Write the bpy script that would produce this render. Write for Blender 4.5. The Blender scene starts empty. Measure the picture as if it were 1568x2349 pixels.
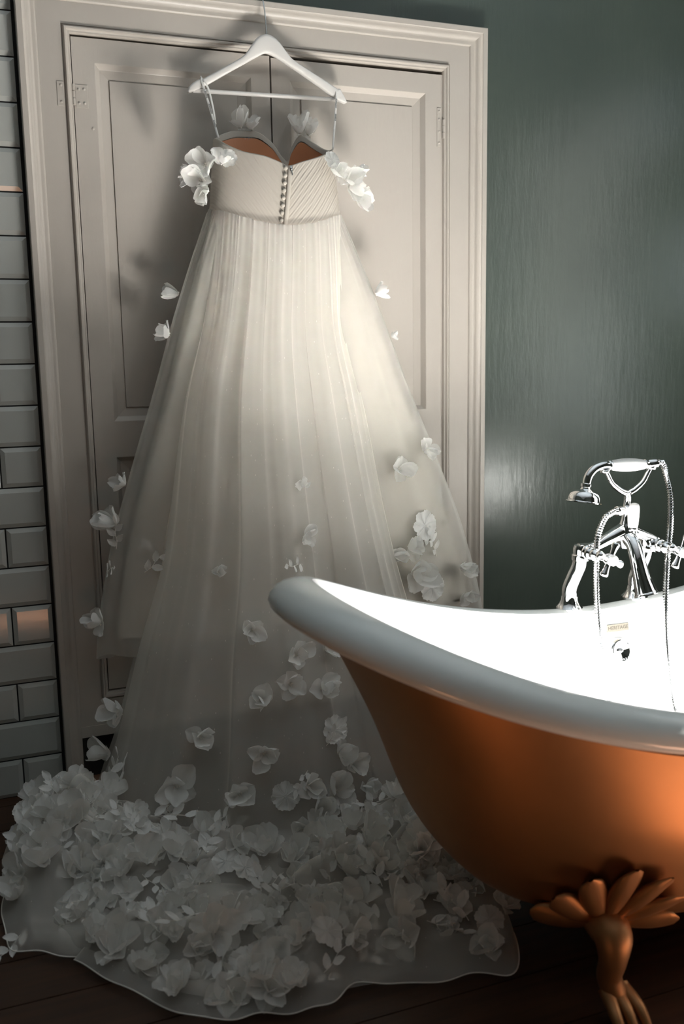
import bpy, math, random
import numpy as np
from mathutils import Vector, Matrix, Euler

random.seed(7)
rng = np.random.default_rng(11)
S = bpy.context.scene
COL = S.collection
PI = math.pi

# ------------------------------------------------------------------ camera
cd = bpy.data.cameras.new('camera')
cam = bpy.data.objects.new('camera', cd)
COL.objects.link(cam)
S.camera = cam
cd.sensor_fit = 'VERTICAL'
cd.sensor_height = 36.0
cd.lens = 36.0 * 2165.1 / 2349.0
cd.clip_start = 0.05
yaw, pit, rol = math.radians(20.990), math.radians(9.409), math.radians(-0.960)
fwd = Vector((math.sin(yaw) * math.cos(pit), math.cos(yaw) * math.cos(pit), -math.sin(pit)))
rgt = Vector((math.cos(yaw), -math.sin(yaw), 0))
upv = rgt.cross(fwd)
r2 = rgt * math.cos(rol) + upv * math.sin(rol)
u2 = -rgt * math.sin(rol) + upv * math.cos(rol)
m3 = Matrix((r2, u2, -fwd)).transposed()
cam.matrix_world = Matrix.Translation((0, -2.5126, 1.1407)) @ m3.to_4x4()
cd.dof.use_dof = True
cd.dof.focus_distance = 2.42
cd.dof.aperture_fstop = 3.5

# ------------------------------------------------------------------ light
W = bpy.data.worlds.new('world')
S.world = W
W.use_nodes = True
bg = W.node_tree.nodes['Background']
bg.inputs[0].default_value = (0.75, 0.87, 1.0, 1)
bg.inputs[1].default_value = 0.6

sl = bpy.data.lights.new('sun', 'SUN')
sl.energy = 200.0
sl.angle = math.radians(1.2)
sl.color = (1.0, 0.965, 0.93)
sun = bpy.data.objects.new('sun', sl)
COL.objects.link(sun)
SUN_DIR = Vector((-1.0, -0.35, -0.80)).normalized()
sun.rotation_euler = SUN_DIR.to_track_quat('-Z', 'Y').to_euler()
sun.location = (4, 1, 3)

XR = 2.75
# openings in the right wall: (y0, y1, z0, z1)
PANES = [(-0.70, -0.36, 1.27, 1.66), (-1.50, -1.12, 0.75, 1.34), (-1.04, -0.78, 1.95, 2.24)]
SASH = (-2.10, -1.14, 0.74, 2.20)                 # unseen sash window: frame on the wall, lit by an added area lamp
al = bpy.data.lights.new('window_daylight', 'AREA')
al.shape = 'RECTANGLE'
al.size = SASH[1] - SASH[0]
al.size_y = SASH[3] - SASH[2]
al.energy = 3.0
al.color = (1.0, 0.99, 0.95)
alo = bpy.data.objects.new('window_daylight', al)
COL.objects.link(alo)
alo.location = (XR - 0.006, (SASH[0] + SASH[1]) / 2, (SASH[2] + SASH[3]) / 2)
alo.rotation_euler = Vector((-1, 0, 0)).to_track_quat('-Z', 'Y').to_euler()

S.view_settings.view_transform = 'Standard'
S.view_settings.look = 'None'
S.view_settings.gamma = 1.0
S.view_settings.use_curve_mapping = False
S.view_settings.exposure = 2.1
S.cycles.use_denoising = True
S.cycles.max_bounces = 10
S.cycles.diffuse_bounces = 5
S.cycles.glossy_bounces = 6
S.cycles.transmission_bounces = 8
S.cycles.transparent_max_bounces = 20
S.cycles.sample_clamp_indirect = 0.0
S.cycles.caustics_reflective = True
S.cycles.use_guiding = True
S.cycles.use_adaptive_sampling = True
S.cycles.adaptive_threshold = 0.02

# ------------------------------------------------------------------ materials
def mat(name):
    m = bpy.data.materials.new(name)
    m.use_nodes = True
    nt = m.node_tree
    b = nt.nodes['Principled BSDF']
    return m, nt, b

def texco(nt, scale=(1, 1, 1), kind='Object'):
    tc = nt.nodes.new('ShaderNodeTexCoord')
    mp = nt.nodes.new('ShaderNodeMapping')
    mp.inputs['Scale'].default_value = scale
    nt.links.new(tc.outputs[kind], mp.inputs['Vector'])
    return mp.outputs['Vector']

def noise(nt, vec, scale, detail=4, rough=0.55):
    n = nt.nodes.new('ShaderNodeTexNoise')
    n.inputs['Scale'].default_value = scale
    n.inputs['Detail'].default_value = detail
    n.inputs['Roughness'].default_value = rough
    nt.links.new(vec, n.inputs['Vector'])
    return n.outputs['Fac']

def ramp(nt, fac, stops):
    r = nt.nodes.new('ShaderNodeValToRGB')
    el = r.color_ramp.elements
    while len(el) < len(stops):
        el.new(0.5)
    for e, (p, c) in zip(el, stops):
        e.position = p
        e.color = (*c, 1) if len(c) == 3 else c
    nt.links.new(fac, r.inputs['Fac'])
    return r.outputs['Color']

def bump(nt, b, height, strength, dist=0.002):
    bp = nt.nodes.new('ShaderNodeBump')
    bp.inputs['Strength'].default_value = strength
    bp.inputs['Distance'].default_value = dist
    nt.links.new(height, bp.inputs['Height'])
    nt.links.new(bp.outputs['Normal'], b.inputs['Normal'])

def plain(name, col, rough=0.5, metal=0.0, **kw):
    m, nt, b = mat(name)
    b.inputs['Base Color'].default_value = (*col, 1)
    b.inputs['Roughness'].default_value = rough
    b.inputs['Metallic'].default_value = metal
    for k, v in kw.items():
        b.inputs[k].default_value = v
    return m

def m_paint():
    m, nt, b = mat('cream_paint')
    v = texco(nt)
    c = ramp(nt, noise(nt, v, 3.0, 5), [(0.3, (0.44, 0.395, 0.345)), (0.7, (0.475, 0.43, 0.375))])
    nt.links.new(c, b.inputs['Base Color'])
    b.inputs['Roughness'].default_value = 0.42
    v2 = texco(nt, (1, 1, 0.25))
    bump(nt, b, noise(nt, v2, 60, 5), 0.25, 0.0015)
    return m

def m_green():
    m, nt, b = mat('green_wall_paint')
    v = texco(nt)
    c = ramp(nt, noise(nt, v, 2.2, 6, 0.6), [(0.3, (0.050, 0.066, 0.055)), (0.7, (0.068, 0.084, 0.068))])
    nt.links.new(c, b.inputs['Base Color'])
    b.inputs['Roughness'].default_value = 0.29
    v2 = texco(nt, (1.0, 1.0, 0.18))
    add = nt.nodes.new('ShaderNodeMath')
    add.operation = 'ADD'
    nt.links.new(noise(nt, v2, 45, 6, 0.6), add.inputs[0])
    nt.links.new(noise(nt, v, 7, 5, 0.6), add.inputs[1])
    bump(nt, b, add.outputs[0], 0.30, 0.0035)
    return m

def m_wood():
    m, nt, b = mat('dark_floor_wood')
    v = texco(nt, (0.6, 8, 8))
    c = ramp(nt, noise(nt, v, 6, 6), [(0.3, (0.030, 0.012, 0.004)), (0.7, (0.058, 0.023, 0.008))])
    nt.links.new(c, b.inputs['Base Color'])
    b.inputs['Roughness'].default_value = 0.55
    return m

def m_tile():
    m, nt, b = mat('white_glaze')
    v = texco(nt)
    b.inputs['Base Color'].default_value = (0.47, 0.475, 0.44, 1)
    b.inputs['Roughness'].default_value = 0.10
    bump(nt, b, noise(nt, v, 30, 3), 0.12, 0.001)
    return m

def m_copper():
    m, nt, b = mat('brushed_copper')
    v = texco(nt)
    c = ramp(nt, noise(nt, v, 4, 5), [(0.3, (0.40, 0.20, 0.085)), (0.7, (0.47, 0.24, 0.105))])
    nt.links.new(c, b.inputs['Base Color'])
    b.inputs['Metallic'].default_value = 0.85
    b.inputs['Roughness'].default_value = 0.48
    return m

def m_fabric(name, col, alpha, edge=0.35, dots=False, trans=0.45):
    """thin woven net: part open, part thread; reads denser where it turns edge-on"""
    m = bpy.data.materials.new(name)
    m.use_nodes = True
    nt = m.node_tree
    nt.nodes.clear()
    out = nt.nodes.new('ShaderNodeOutputMaterial')
    tr = nt.nodes.new('ShaderNodeBsdfTransparent')
    df = nt.nodes.new('ShaderNodeBsdfDiffuse')
    tl = nt.nodes.new('ShaderNodeBsdfTranslucent')
    df.inputs['Color'].default_value = (*col, 1)
    tl.inputs['Color'].default_value = (*col, 1)
    mx = nt.nodes.new('ShaderNodeMixShader')
    mx.inputs[0].default_value = trans
    nt.links.new(df.outputs[0], mx.inputs[1])
    nt.links.new(tl.outputs[0], mx.inputs[2])
    lw = nt.nodes.new('ShaderNodeLayerWeight')
    lw.inputs['Blend'].default_value = 0.5
    pw = nt.nodes.new('ShaderNodeMath'); pw.operation = 'POWER'; pw.inputs[1].default_value = 2.5
    nt.links.new(lw.outputs['Facing'], pw.inputs[0])
    ma = nt.nodes.new('ShaderNodeMath'); ma.operation = 'MULTIPLY_ADD'
    ma.inputs[1].default_value = edge
    ma.inputs[2].default_value = alpha
    nt.links.new(pw.outputs[0], ma.inputs[0])
    fac = ma.outputs[0]
    if dots:
        tc = nt.nodes.new('ShaderNodeTexCoord')
        mp = nt.nodes.new('ShaderNodeMapping')
        mp.inputs['Scale'].default_value = (46, 26, 1)
        nt.links.new(tc.outputs['UV'], mp.inputs['Vector'])
        vo = nt.nodes.new('ShaderNodeTexVoronoi')
        vo.inputs['Scale'].default_value = 1.0
        vo.inputs['Randomness'].default_value = 0.35
        nt.links.new(mp.outputs[0], vo.inputs['Vector'])
        lt = nt.nodes.new('ShaderNodeMath'); lt.operation = 'LESS_THAN'; lt.inputs[1].default_value = 0.055
        nt.links.new(vo.outputs['Distance'], lt.inputs[0])
        ad = nt.nodes.new('ShaderNodeMath'); ad.operation = 'MULTIPLY_ADD'
        ad.inputs[1].default_value = 0.3
        nt.links.new(lt.outputs[0], ad.inputs[0])
        nt.links.new(fac, ad.inputs[2])
        fac = ad.outputs[0]
    cl = nt.nodes.new('ShaderNodeClamp')
    nt.links.new(fac, cl.inputs[0])
    m2 = nt.nodes.new('ShaderNodeMixShader')
    nt.links.new(cl.outputs[0], m2.inputs[0])
    nt.links.new(tr.outputs[0], m2.inputs[1])
    nt.links.new(mx.outputs[0], m2.inputs[2])
    nt.links.new(m2.outputs[0], out.inputs[0])
    return m

PAINT, GREEN, WOOD, TILE, COPPER = m_paint(), m_green(), m_wood(), m_tile(), m_copper()
GROUT = plain('black_grout', (0.012, 0.012, 0.011), 0.9)
DARK = plain('dark_recess', (0.02, 0.018, 0.016), 0.9)
CEIL = plain('ceiling_paint', (0.62, 0.72, 0.80), 0.7)
ENAMEL = plain('white_enamel', (0.76, 0.77, 0.77), 0.12)
RIMSHADE = plain('shaded_white_enamel', (0.66, 0.69, 0.67), 0.14)  # white enamel too; the rim's shade is put into this darker tone
CHROME = plain('chrome', (0.86, 0.86, 0.86), 0.06, 1.0)
CERAMIC = plain('white_ceramic', (0.80, 0.80, 0.78), 0.10)
HANGERW = plain('white_hanger_lacquer', (0.68, 0.65, 0.61), 0.35)
STEEL = plain('hook_steel', (0.55, 0.55, 0.54), 0.22, 1.0)
RUST = plain('rust_lining_satin', (0.56, 0.225, 0.10), 0.5)
IVORY = plain('ivory_ruched_tulle', (0.46, 0.415, 0.355), 0.75)
SATIN = plain('ivory_skirt_satin', (0.56, 0.52, 0.455), 0.6)
RIBBON = plain('white_ribbon', (0.78, 0.75, 0.70), 0.5)
INK = plain('black_print', (0.02, 0.02, 0.02), 0.6)
BADGE = plain('bronze_badge', (0.115, 0.105, 0.085), 0.45, 0.0)
BADGEINK = plain('badge_lettering', (0.035, 0.03, 0.022), 0.5, 0.0)
THREAD = plain('white_embroidery', (0.80, 0.77, 0.71), 0.55)
TULLE = m_fabric('white_tulle', (0.93, 0.90, 0.84), 0.46, 0.40, True)
TULLE2 = m_fabric('inner_white_tulle', (0.93, 0.90, 0.84), 0.34, 0.35)
PETALM = m_fabric('white_organza', (0.95, 0.94, 0.91), 0.70, 0.30, False, 0.35)
LEAFM = m_fabric('white_lace', (0.95, 0.94, 0.91), 0.85, 0.15, False, 0.25)

# ------------------------------------------------------------------ helpers
class MB:
    def __init__(self):
        self.v, self.f, self.uv = [], [], None
    def add(self, verts, faces):
        n = len(self.v)
        self.v.extend([tuple(map(float, p)) for p in verts])
        self.f.extend([tuple(i + n for i in f) for f in faces])
        return self
    def box(self, x0, x1, y0, y1, z0, z1):
        v = [(x, y, z) for x in (x0, x1) for y in (y0, y1) for z in (z0, z1)]
        return self.add(v, [(0, 1, 3, 2), (4, 6, 7, 5), (0, 4, 5, 1), (2, 3, 7, 6), (0, 2, 6, 4), (1, 5, 7, 3)])
    def grid(self, P, close_u=False, close_v=False):
        P = np.asarray(P, float)
        a, b = P.shape[:2]
        f = []
        for i in range(a if close_u else a - 1):
            for j in range(b if close_v else b - 1):
                i2, j2 = (i + 1) % a, (j + 1) % b
                f.append((i * b + j, i2 * b + j, i2 * b + j2, i * b + j2))
        return self.add(P.reshape(-1, 3), f)
    def tube(self, pts, rad, n=10, caps=True):
        pts = [Vector(p) for p in pts]
        if not hasattr(rad, '__len__'):
            rad = [rad] * len(pts)
        rings = []
        prev = None
        for i, p in enumerate(pts):
            a = pts[max(i - 1, 0)]
            c = pts[min(i + 1, len(pts) - 1)]
            t = (c - a).normalized()
            if prev is None:
                x = t.orthogonal().normalized()
            else:
                x = (prev - t * prev.dot(t))
                x = x.normalized() if x.length > 1e-6 else t.orthogonal().normalized()
            prev = x
            y = t.cross(x)
            rings.append([p + (x * math.cos(2 * PI * k / n) + y * math.sin(2 * PI * k / n)) * rad[i] for k in range(n)])
        k0 = len(self.v)
        self.grid(np.array([[tuple(q) for q in r] for r in rings]), False, True)
        if caps:
            self.f.append(tuple(k0 + k for k in range(n))[::-1])
            e = k0 + (len(pts) - 1) * n
            self.f.append(tuple(e + k for k in range(n)))
        return self
    def lathe(self, prof, origin=(0, 0, 0), axis=(0, 0, 1), n=20):
        """prof: list of (radius, along-axis)"""
        o = Vector(origin); t = Vector(axis).normalized()
        x = t.orthogonal().normalized(); y = t.cross(x)
        P = [[tuple(o + t * h + (x * math.cos(2 * PI * k / n) + y * math.sin(2 * PI * k / n)) * max(r, 1e-5)) for k in range(n)] for r, h in prof]
        return self.grid(np.array(P), False, True)
    def build(self, name, m, parent=None, smooth=True, loc=None, uv=None):
        me = bpy.data.meshes.new(name)
        me.from_pydata(self.v, [], self.f)
        me.materials.append(m)
        if smooth:
            me.polygons.foreach_set('use_smooth', [True] * len(me.polygons))
        if uv is not None:
            ul = me.uv_layers.new(name='UVMap')
            li = np.zeros(len(me.loops), dtype=np.int32)
            me.loops.foreach_get('vertex_index', li)
            ul.data.foreach_set('uv', np.asarray(uv, np.float32)[li].reshape(-1))
        me.update()
        o = bpy.data.objects.new(name, me)
        COL.objects.link(o)
        if parent is not None:
            o.parent = parent
            o.matrix_parent_inverse = parent.matrix_world.inverted() if False else Matrix.Translation(-Vector(parent.location))
        if loc is not None:
            o.location = loc
        return o

def empty(name, loc, label, cat, group=None):
    o = bpy.data.objects.new(name, None)
    o.empty_display_size = 0.05
    COL.objects.link(o)
    o.location = loc
    o['label'] = label
    o['category'] = cat
    if group:
        o['group'] = group
    return o

def struct(o):
    o['kind'] = 'structure'
    return o

def autosmooth(o, ang=35):
    me = o.data
    try:
        me.set_sharp_from_angle(angle=math.radians(ang))
    except Exception:
        pass
    return o

def bevel(o, w, seg=2, ang=30):
    md = o.modifiers.new('bevel', 'BEVEL')
    md.width = w
    md.segments = seg
    md.limit_method = 'ANGLE'
    md.angle_limit = math.radians(ang)
    return o

def solidify(o, t, off=0.0):
    md = o.modifiers.new('thickness', 'SOLIDIFY')
    md.thickness = t
    md.offset = off
    return o

def pchip(x, y, t):
    x = np.asarray(x, float); y = np.asarray(y, float); t = np.asarray(t, float)
    h = np.diff(x); d = np.diff(y) / h
    m = np.zeros_like(y); m[0] = d[0]; m[-1] = d[-1]
    for i in range(1, len(y) - 1):
        m[i] = 0 if d[i - 1] * d[i] <= 0 else 2 * d[i - 1] * d[i] / (d[i - 1] + d[i])
    i = np.clip(np.searchsorted(x, t) - 1, 0, len(x) - 2)
    s = (t - x[i]) / h[i]
    return (2 * s**3 - 3 * s**2 + 1) * y[i] + (s**3 - 2 * s**2 + s) * h[i] * m[i] + (-2 * s**3 + 3 * s**2) * y[i + 1] + (s**3 - s**2) * h[i] * m[i + 1]

def catmull(pts, n=8):
    pts = [Vector(p) for p in pts]
    P = [pts[0] * 2 - pts[1]] + pts + [pts[-1] * 2 - pts[-2]]
    out = []
    for i in range(1, len(P) - 2):
        a, b, c, d = P[i - 1], P[i], P[i + 1], P[i + 2]
        for k in range(n):
            t = k / n
            out.append(0.5 * (2 * b + (c - a) * t + (2 * a - 5 * b + 4 * c - d) * t * t + (3 * b - a - 3 * c + d) * t**3))
    out.append(pts[-1])
    return out

def text_mesh(name, body, size, m, parent, mw, extrude=0.0002):
    cu = bpy.data.curves.new(name, 'FONT')
    cu.body = body
    cu.size = size
    cu.align_x = 'CENTER'
    cu.align_y = 'CENTER'
    cu.extrude = extrude
    cu.resolution_u = 2
    tmp = bpy.data.objects.new('tmp', cu)
    COL.objects.link(tmp)
    dg = bpy.context.evaluated_depsgraph_get()
    me = bpy.data.meshes.new_from_object(tmp.evaluated_get(dg))
    me.name = name
    bpy.data.objects.remove(tmp)
    me.materials.clear()
    me.materials.append(m)
    o = bpy.data.objects.new(name, me)
    COL.objects.link(o)
    if parent is not None:
        o.parent = parent
        root = parent
        off = Vector((0, 0, 0))
        while root is not None:
            off += Vector(root.location)
            root = root.parent if False else None
        o.matrix_parent_inverse = Matrix.Translation(-Vector(parent.location))
    o.matrix_basis = mw
    return o

# ------------------------------------------------------------------ the room
XL, YF, ZC = -1.30, -3.70, 2.75
CX0, CX1, CZ1 = 0.154, 1.4112, 2.0355         # cupboard casing outer edges

fl = struct(MB().box(XL, XR, YF, 0.36, -0.06, -0.012).build('floor', DARK, smooth=False))
y = 0.36
pi_ = 0
while y > YF:
    y1 = max(y - 0.137, YF)
    p = MB().box(XL, XR, y1 + 0.0015, y - 0.0015, -0.012, 0.0).build('plank', WOOD, fl, smooth=False)
    y -= 0.137

wb = MB()
wb.box(XL, CX0 + 0.006, 0.0, 0.12, 0, ZC)
wb.box(CX1 - 0.006, XR, 0.0, 0.12, 0, ZC)
wb.box(CX0 + 0.006, CX1 - 0.006, 0.0, 0.12, CZ1 - 0.006, ZC)
wall_back = struct(wb.build('wall_back', GREEN, smooth=False))
# glazed wall tiles left of the cupboard
grout = MB().box(XL, CX0 - 0.001, -0.0035, 0.001, 0, 0.103 * 26).build('grout', GROUT, wall_back, smooth=False)

def tile_mesh(w, h, name):
    b, d0, d1 = 0.011, 0.0035, 0.0085
    v = []
    for (ins, yy) in ((0, 0.0), (0.0004, -d0), (b, -d1)):
        v += [(ins, yy, ins), (w - ins, yy, ins), (w - ins, yy, h - ins), (ins, yy, h - ins)]
    f = []
    for r in range(2):
        for k in range(4):
            f.append((r * 4 + k, r * 4 + (k + 1) % 4, r * 4 + 4 + (k + 1) % 4, r * 4 + 4 + k))
    f.append((8, 9, 10, 11))
    me = bpy.data.meshes.new(name)
    me.from_pydata(v, [], f)
    me.materials.append(TILE)
    me.update()
    return me
TW, TH, G = 0.200, 0.100, 0.003
tfull, thalf = tile_mesh(TW, TH, 'tile'), tile_mesh((TW - G) / 2, TH, 'tile_half')
for r in range(26):
    x = 0.1465
    first = True
    while x > XL + 0.05:
        half = first and r % 2 == 0
        w = (TW - G) / 2 if half else TW
        o = bpy.data.objects.new('tile', thalf if half else tfull)
        COL.objects.link(o)
        o.parent = wall_back
        o.location = (x - w, -0.001 - 0.0006 * random.random(), 0.103 * r + 0.0015)
        o.rotation_euler = (random.uniform(-.006, .006), 0, random.uniform(-.006, .006))
        x -= w + G
        first = False

struct(MB().box(XL - 0.1, XL, YF, 0.12, 0, ZC).build('wall_left', GREEN, smooth=False))
struct(MB().box(XL, XR, YF - 0.1, YF, 0, ZC).build('wall_front', GREEN, smooth=False))
struct(MB().box(XL, XR, YF, 0.12, ZC, ZC + 0.1).build('ceiling', CEIL, smooth=False))
wr = MB()
T = 0.03
(ya0, ya1, za0, za1), (yc0, yc1, zc0, zc1), (yd0, yd1, zd0, zd1) = PANES
wr.box(XR, XR + T, YF, yc0, 0, ZC)
wr.box(XR, XR + T, yc0, yc1, 0, zc0)
wr.box(XR, XR + T, yc0, yc1, zc1, ZC)
wr.box(XR, XR + T, yc1, yd0, 0, ZC)
wr.box(XR, XR + T, yd0, yd1, 0, zd0)
wr.box(XR, XR + T, yd0, yd1, zd1, ZC)
wr.box(XR, XR + T, yd1, ya0, 0, ZC)
wr.box(XR, XR + T, ya0, ya1, 0, za0)
wr.box(XR, XR + T, ya0, ya1, za1, ZC)
wr.box(XR, XR + T, ya1, 0.12, 0, ZC)
struct(wr.build('wall_right', GREEN, smooth=False))
for k, (y0, y1, z0, z1) in enumerate(PANES + [SASH]):
    t = 0.018
    wf = MB()
    xa, xb = (XR + 0.010, XR + 0.030) if k < 3 else (XR - 0.004, XR)
    wf.box(xa, xb, y0, y0 + t, z0, z1)
    wf.box(xa, xb, y1 - t, y1, z0, z1)
    wf.box(xa, xb, y0 + t, y1 - t, z1 - t, z1)
    wf.box(xa, xb, y0 + t, y1 - t, z0, z0 + t)
    struct(wf.build('window_%d' % (k + 1), DARK, smooth=False))

# ------------------------------------------------------------------ built-in cupboard
cup = empty('built_in_cupboard', (0.78, 0.0, 0.0), 'cream painted built-in cupboard with two panelled doors behind the wedding dress', 'cupboard')

def u_frame(x0, x1, z0, z1, prof):
    P = [[(x0 + i, yy, z0), (x0 + i, yy, z1 - i), (x1 - i, yy, z1 - i), (x1 - i, yy, z0)] for i, yy in prof]
    return MB().grid(np.array(P))
def r_frame(x0, x1, z0, z1, prof, cap=False):
    P = [[(x0 + i, yy, z0 + i), (x0 + i, yy, z1 - i), (x1 - i, yy, z1 - i), (x1 - i, yy, z0 + i)] for i, yy in prof]
    m = MB().grid(np.array(P), False, True)
    if cap:
        n = len(m.v)
        m.f.append((n - 4, n - 3, n - 2, n - 1))
    return m
ZB = 0.1386
o = u_frame(CX0, CX1, 0.0, CZ1, [(0, 0.004), (0.0, -0.035), (0.002, -0.037), (0.0145, -0.0365), (0.016, -0.034), (0.022, -0.0315), (0.029, -0.026),
    (0.034, -0.0205), (0.037, -0.020), (0.042, -0.0195), (0.0455, -0.017), (0.047, -0.0135), (0.047, 0.02)]).build('casing', PAINT, cup)
autosmooth(o, 40)
ff = MB()
xi0, xi1, zi = CX0 + 0.046, CX1 - 0.046, CZ1 - 0.046
bx0, bx1, bz0, bz1 = 0.257, 1.303, 0.238, 1.938
ff.box(xi0, bx0, -0.014, 0.03, ZB, zi)
ff.box(bx1, xi1, -0.014, 0.03, ZB, zi)
ff.box(bx0, bx1, -0.014, 0.03, bz1, zi)
ff.box(bx0, bx1, -0.014, 0.03, ZB, bz0)
ff.box(xi0, xi1, -0.017, -0.0135, ZB, ZB + 0.03)
ff.build('face_frame', PAINT, cup, smooth=False)
o = r_frame(bx0, bx1, bz0, bz1, [(0, -0.0139), (0.0008, -0.0115), (0.003, -0.0115), (0.004, -0.0185), (0.007, -0.0215), (0.0105, -0.0205), (0.013, -0.0165), (0.0145, -0.0155),
    (0.0175, -0.0155), (0.0195, -0.013), (0.020, -0.010), (0.020, 0.03)]).build('bead', PAINT, cup)
autosmooth(o, 40)
cb = MB().box(xi0, xi1, 0.05, 0.06, 0.0, zi).box(xi0, xi1, 0.03, 0.30, ZB + 0.005, ZB + 0.02)
cb.build('carcass', DARK, cup, smooth=False)

PR = [(0, -0.008), (0.0015, -0.0075), (0.0115, 0.0035), (0.013, 0.0045), (0.034, 0.0085), (0.0355, 0.0095), (0.0362, 0.005)]
def cupboard_door(x0, x1, z0, z1, px0, px1, hinge_left):
    d = MB()
    zs = [(0.375, 0.889), (0.981, 1.857)]
    d.box(x0, px0, -0.008, 0.020, z0, z1)
    d.box(px1, x1, -0.008, 0.020, z0, z1)
    d.box(px0, px1, -0.008, 0.020, z0, zs[0][0])
    d.box(px0, px1, -0.008, 0.020, zs[0][1], zs[1][0])
    d.box(px0, px1, -0.008, 0.020, zs[1][1], z1)
    do = d.build('door', PAINT, cup, smooth=False)
    for a, b in zs:
        po = r_frame(px0, px1, a, b, PR, True).build('panel', PAINT, None, smooth=False)
        po.parent = do
    return do
dl = cupboard_door(0.2792, 0.7792, 0.2622, 1.9125, 0.332, 0.7292, True)
dr = cupboard_door(0.7835, 1.2832, 0.2622, 1.9085, 0.8334, 1.2312, False)
# parts of doors keep the doors' own space (door objects sit at the cupboard's offset)
for d in (dl, dr):
    for ch in d.children:
        ch.matrix_parent_inverse = Matrix.Identity(4)
dr.rotation_euler = (0, 0, 0)

def hinge(door, xk, z0, z1, plates):
    h = MB()
    n = 3
    for k in range(n):
        a = z0 + (z1 - z0) * k / n + 0.0006
        b = z0 + (z1 - z0) * (k + 1) / n - 0.0006
        h.tube([(xk, -0.0125, a), (xk, -0.0125, b)], 0.0042, 10)
    ho = h.build('hinge', PAINT, None)
    ho.parent = door
    autosmooth(ho)
    for (a, b, c, d_, yy, holes) in plates:
        p = MB().box(a, b, yy - 0.0016, yy + 0.001, c, d_)
        po = p.build('hinge_plate', PAINT, None, smooth=False)
        po.parent = door
        bevel(po, 0.0006, 1)
        for hx, hz in holes:
            s = MB().lathe([(0.0, -0.0022), (0.0022, -0.0021), (0.0031, -0.0008), (0.0036, -0.001), (0.004, 0)], (hx, yy - 0.0012, hz), (0, 1, 0), 12)
            so = s.build('screw', PAINT, None)
            so.parent = door
    return ho
hinge(dl, 0.2785, 1.7535, 1.803, [(0.283, 0.3125, 1.7495, 1.803, -0.008, [(0.291, 1.792), (0.304, 1.793), (0.291, 1.760), (0.304, 1.760)]),
                             (0.2395, 0.2565, 1.7495, 1.806, -0.014, [(0.249, 1.797), (0.249, 1.759)])])
hinge(dr, 1.2845, 1.738, 1.790, [(1.2655, 1.2775, 1.717, 1.821, -0.008, [(1.2715, 1.812), (1.2715, 1.790), (1.2715, 1.757), (1.2715, 1.727)])])
so = MB().lathe([(0.0, -0.002), (0.003, -0.0018), (0.004, 0)], (0.321, -0.008, 1.703), (0, 1, 0), 12).build('screw', PAINT, None)
so.parent = dl

# ------------------------------------------------------------------ bath
TC = dict(cx=1.3263, cy=-1.0331, a=0.8748, b=0.3981, zc=0.5371, dz=0.2149, p=1.9249, n=2.4425, rot=-0.0195)
tub = empty('bathtub', (TC['cx'], TC['cy'], 0.0), 'copper double slipper bathtub with white enamel inside and rolled white rim', 'bathtub')
NT = 160
th = np.linspace(0, 2 * PI, NT, endpoint=False)
UX = np.sign(np.cos(th)) * np.abs(np.cos(th)) ** (2 / TC['n'])
UY = np.sign(np.sin(th)) * np.abs(np.sin(th)) ** (2 / TC['n'])
def tubpt(ax, by, z):
    X, Y = ax * UX, by * UY
    c, s = math.cos(TC['rot']), math.sin(TC['rot'])
    return np.stack([TC['cx'] + X * c - Y * s, TC['cy'] + X * s + Y * c, z + 0 * X], -1)
ZR = TC['zc'] + TC['dz'] * np.abs(UX) ** TC['p']
def rim_x(x):      # rim crest height at a distance along the bath
    return TC['zc'] + TC['dz'] * min(1, abs((x - TC['cx']) / TC['a'])) ** TC['p']
prof = [(-0.078, -0.060), (-0.060, -0.0625), (-0.035, -0.0620), (-0.014, -0.0565), (-0.003, -0.0475), (0.0, -0.037), (-0.003, -0.025), (-0.011, -0.0125), (-0.024, -0.004),
        (-0.040, 0.0), (-0.056, -0.0005), (-0.067, -0.0055), (-0.074, -0.015), (-0.080, -0.030)]
rows = [tubpt(TC['a'] + 1.22 * o_, TC['b'] + 0.85 * o_, ZR + d_) for o_, d_ in prof]
MB().grid(np.array(rows[:-2]), False, True).build('rolled_rim', RIMSHADE, tub)
rows = rows[-3:]
hk_in = [0, .04, .12, .3, .6, 1.0]
ax_in, by_in = (TC['a'] - 0.080 * 1.22) / TC['a'], (TC['b'] - 0.080 * 0.85) / TC['b']
hs = np.r_[np.linspace(1, 0.15, 22)[1:], 0.11, 0.08, 0.05, 0.03, 0.015, 0.0]
sxi = pchip(hk_in, [.30, .50, .575, .665, .75, ax_in], hs)
syi = pchip(hk_in, [.30, .50, .60, .71, .80, by_in], hs)
for h, sx, sy in zip(hs, sxi, syi):
    rows.append(tubpt(TC['a'] * sx, TC['b'] * sy, 0.185 + (ZR - 0.030 - 0.185) * h))
for k in (0.6, 0.2, 0.0):
    rows.append(tubpt(TC['a'] * .30 * k + 1e-4, TC['b'] * .30 * k + 1e-4, 0 * ZR + 0.184))
basin = MB().grid(np.array(rows), False, True).build('basin', ENAMEL, tub)
hs2 = np.r_[0, .01, .02, .04, .07, .1, np.linspace(.14, 1, 30)]
sxo = pchip(hk_in, [.50, .55, .619, .699, .775, .904], hs2)
syo = pchip(hk_in, [.40, .63, .722, .794, .89, .918], hs2)
rows = [tubpt(TC['a'] * .25, TC['b'] * .2, 0 * ZR + .123)]
for h, sx, sy in zip(hs2, sxo, syo):
    rows.append(tubpt(TC['a'] * sx, TC['b'] * sy, .123 + (ZR - .057 - .123) * h))
rows.append(tubpt(TC['a'] * .94, TC['b'] * .965, ZR - .0635))
body = MB().grid(np.array(rows), False, True)
body.f.append(tuple(range(NT)))
body = body.build('outer_shell', COPPER, tub)

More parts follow.
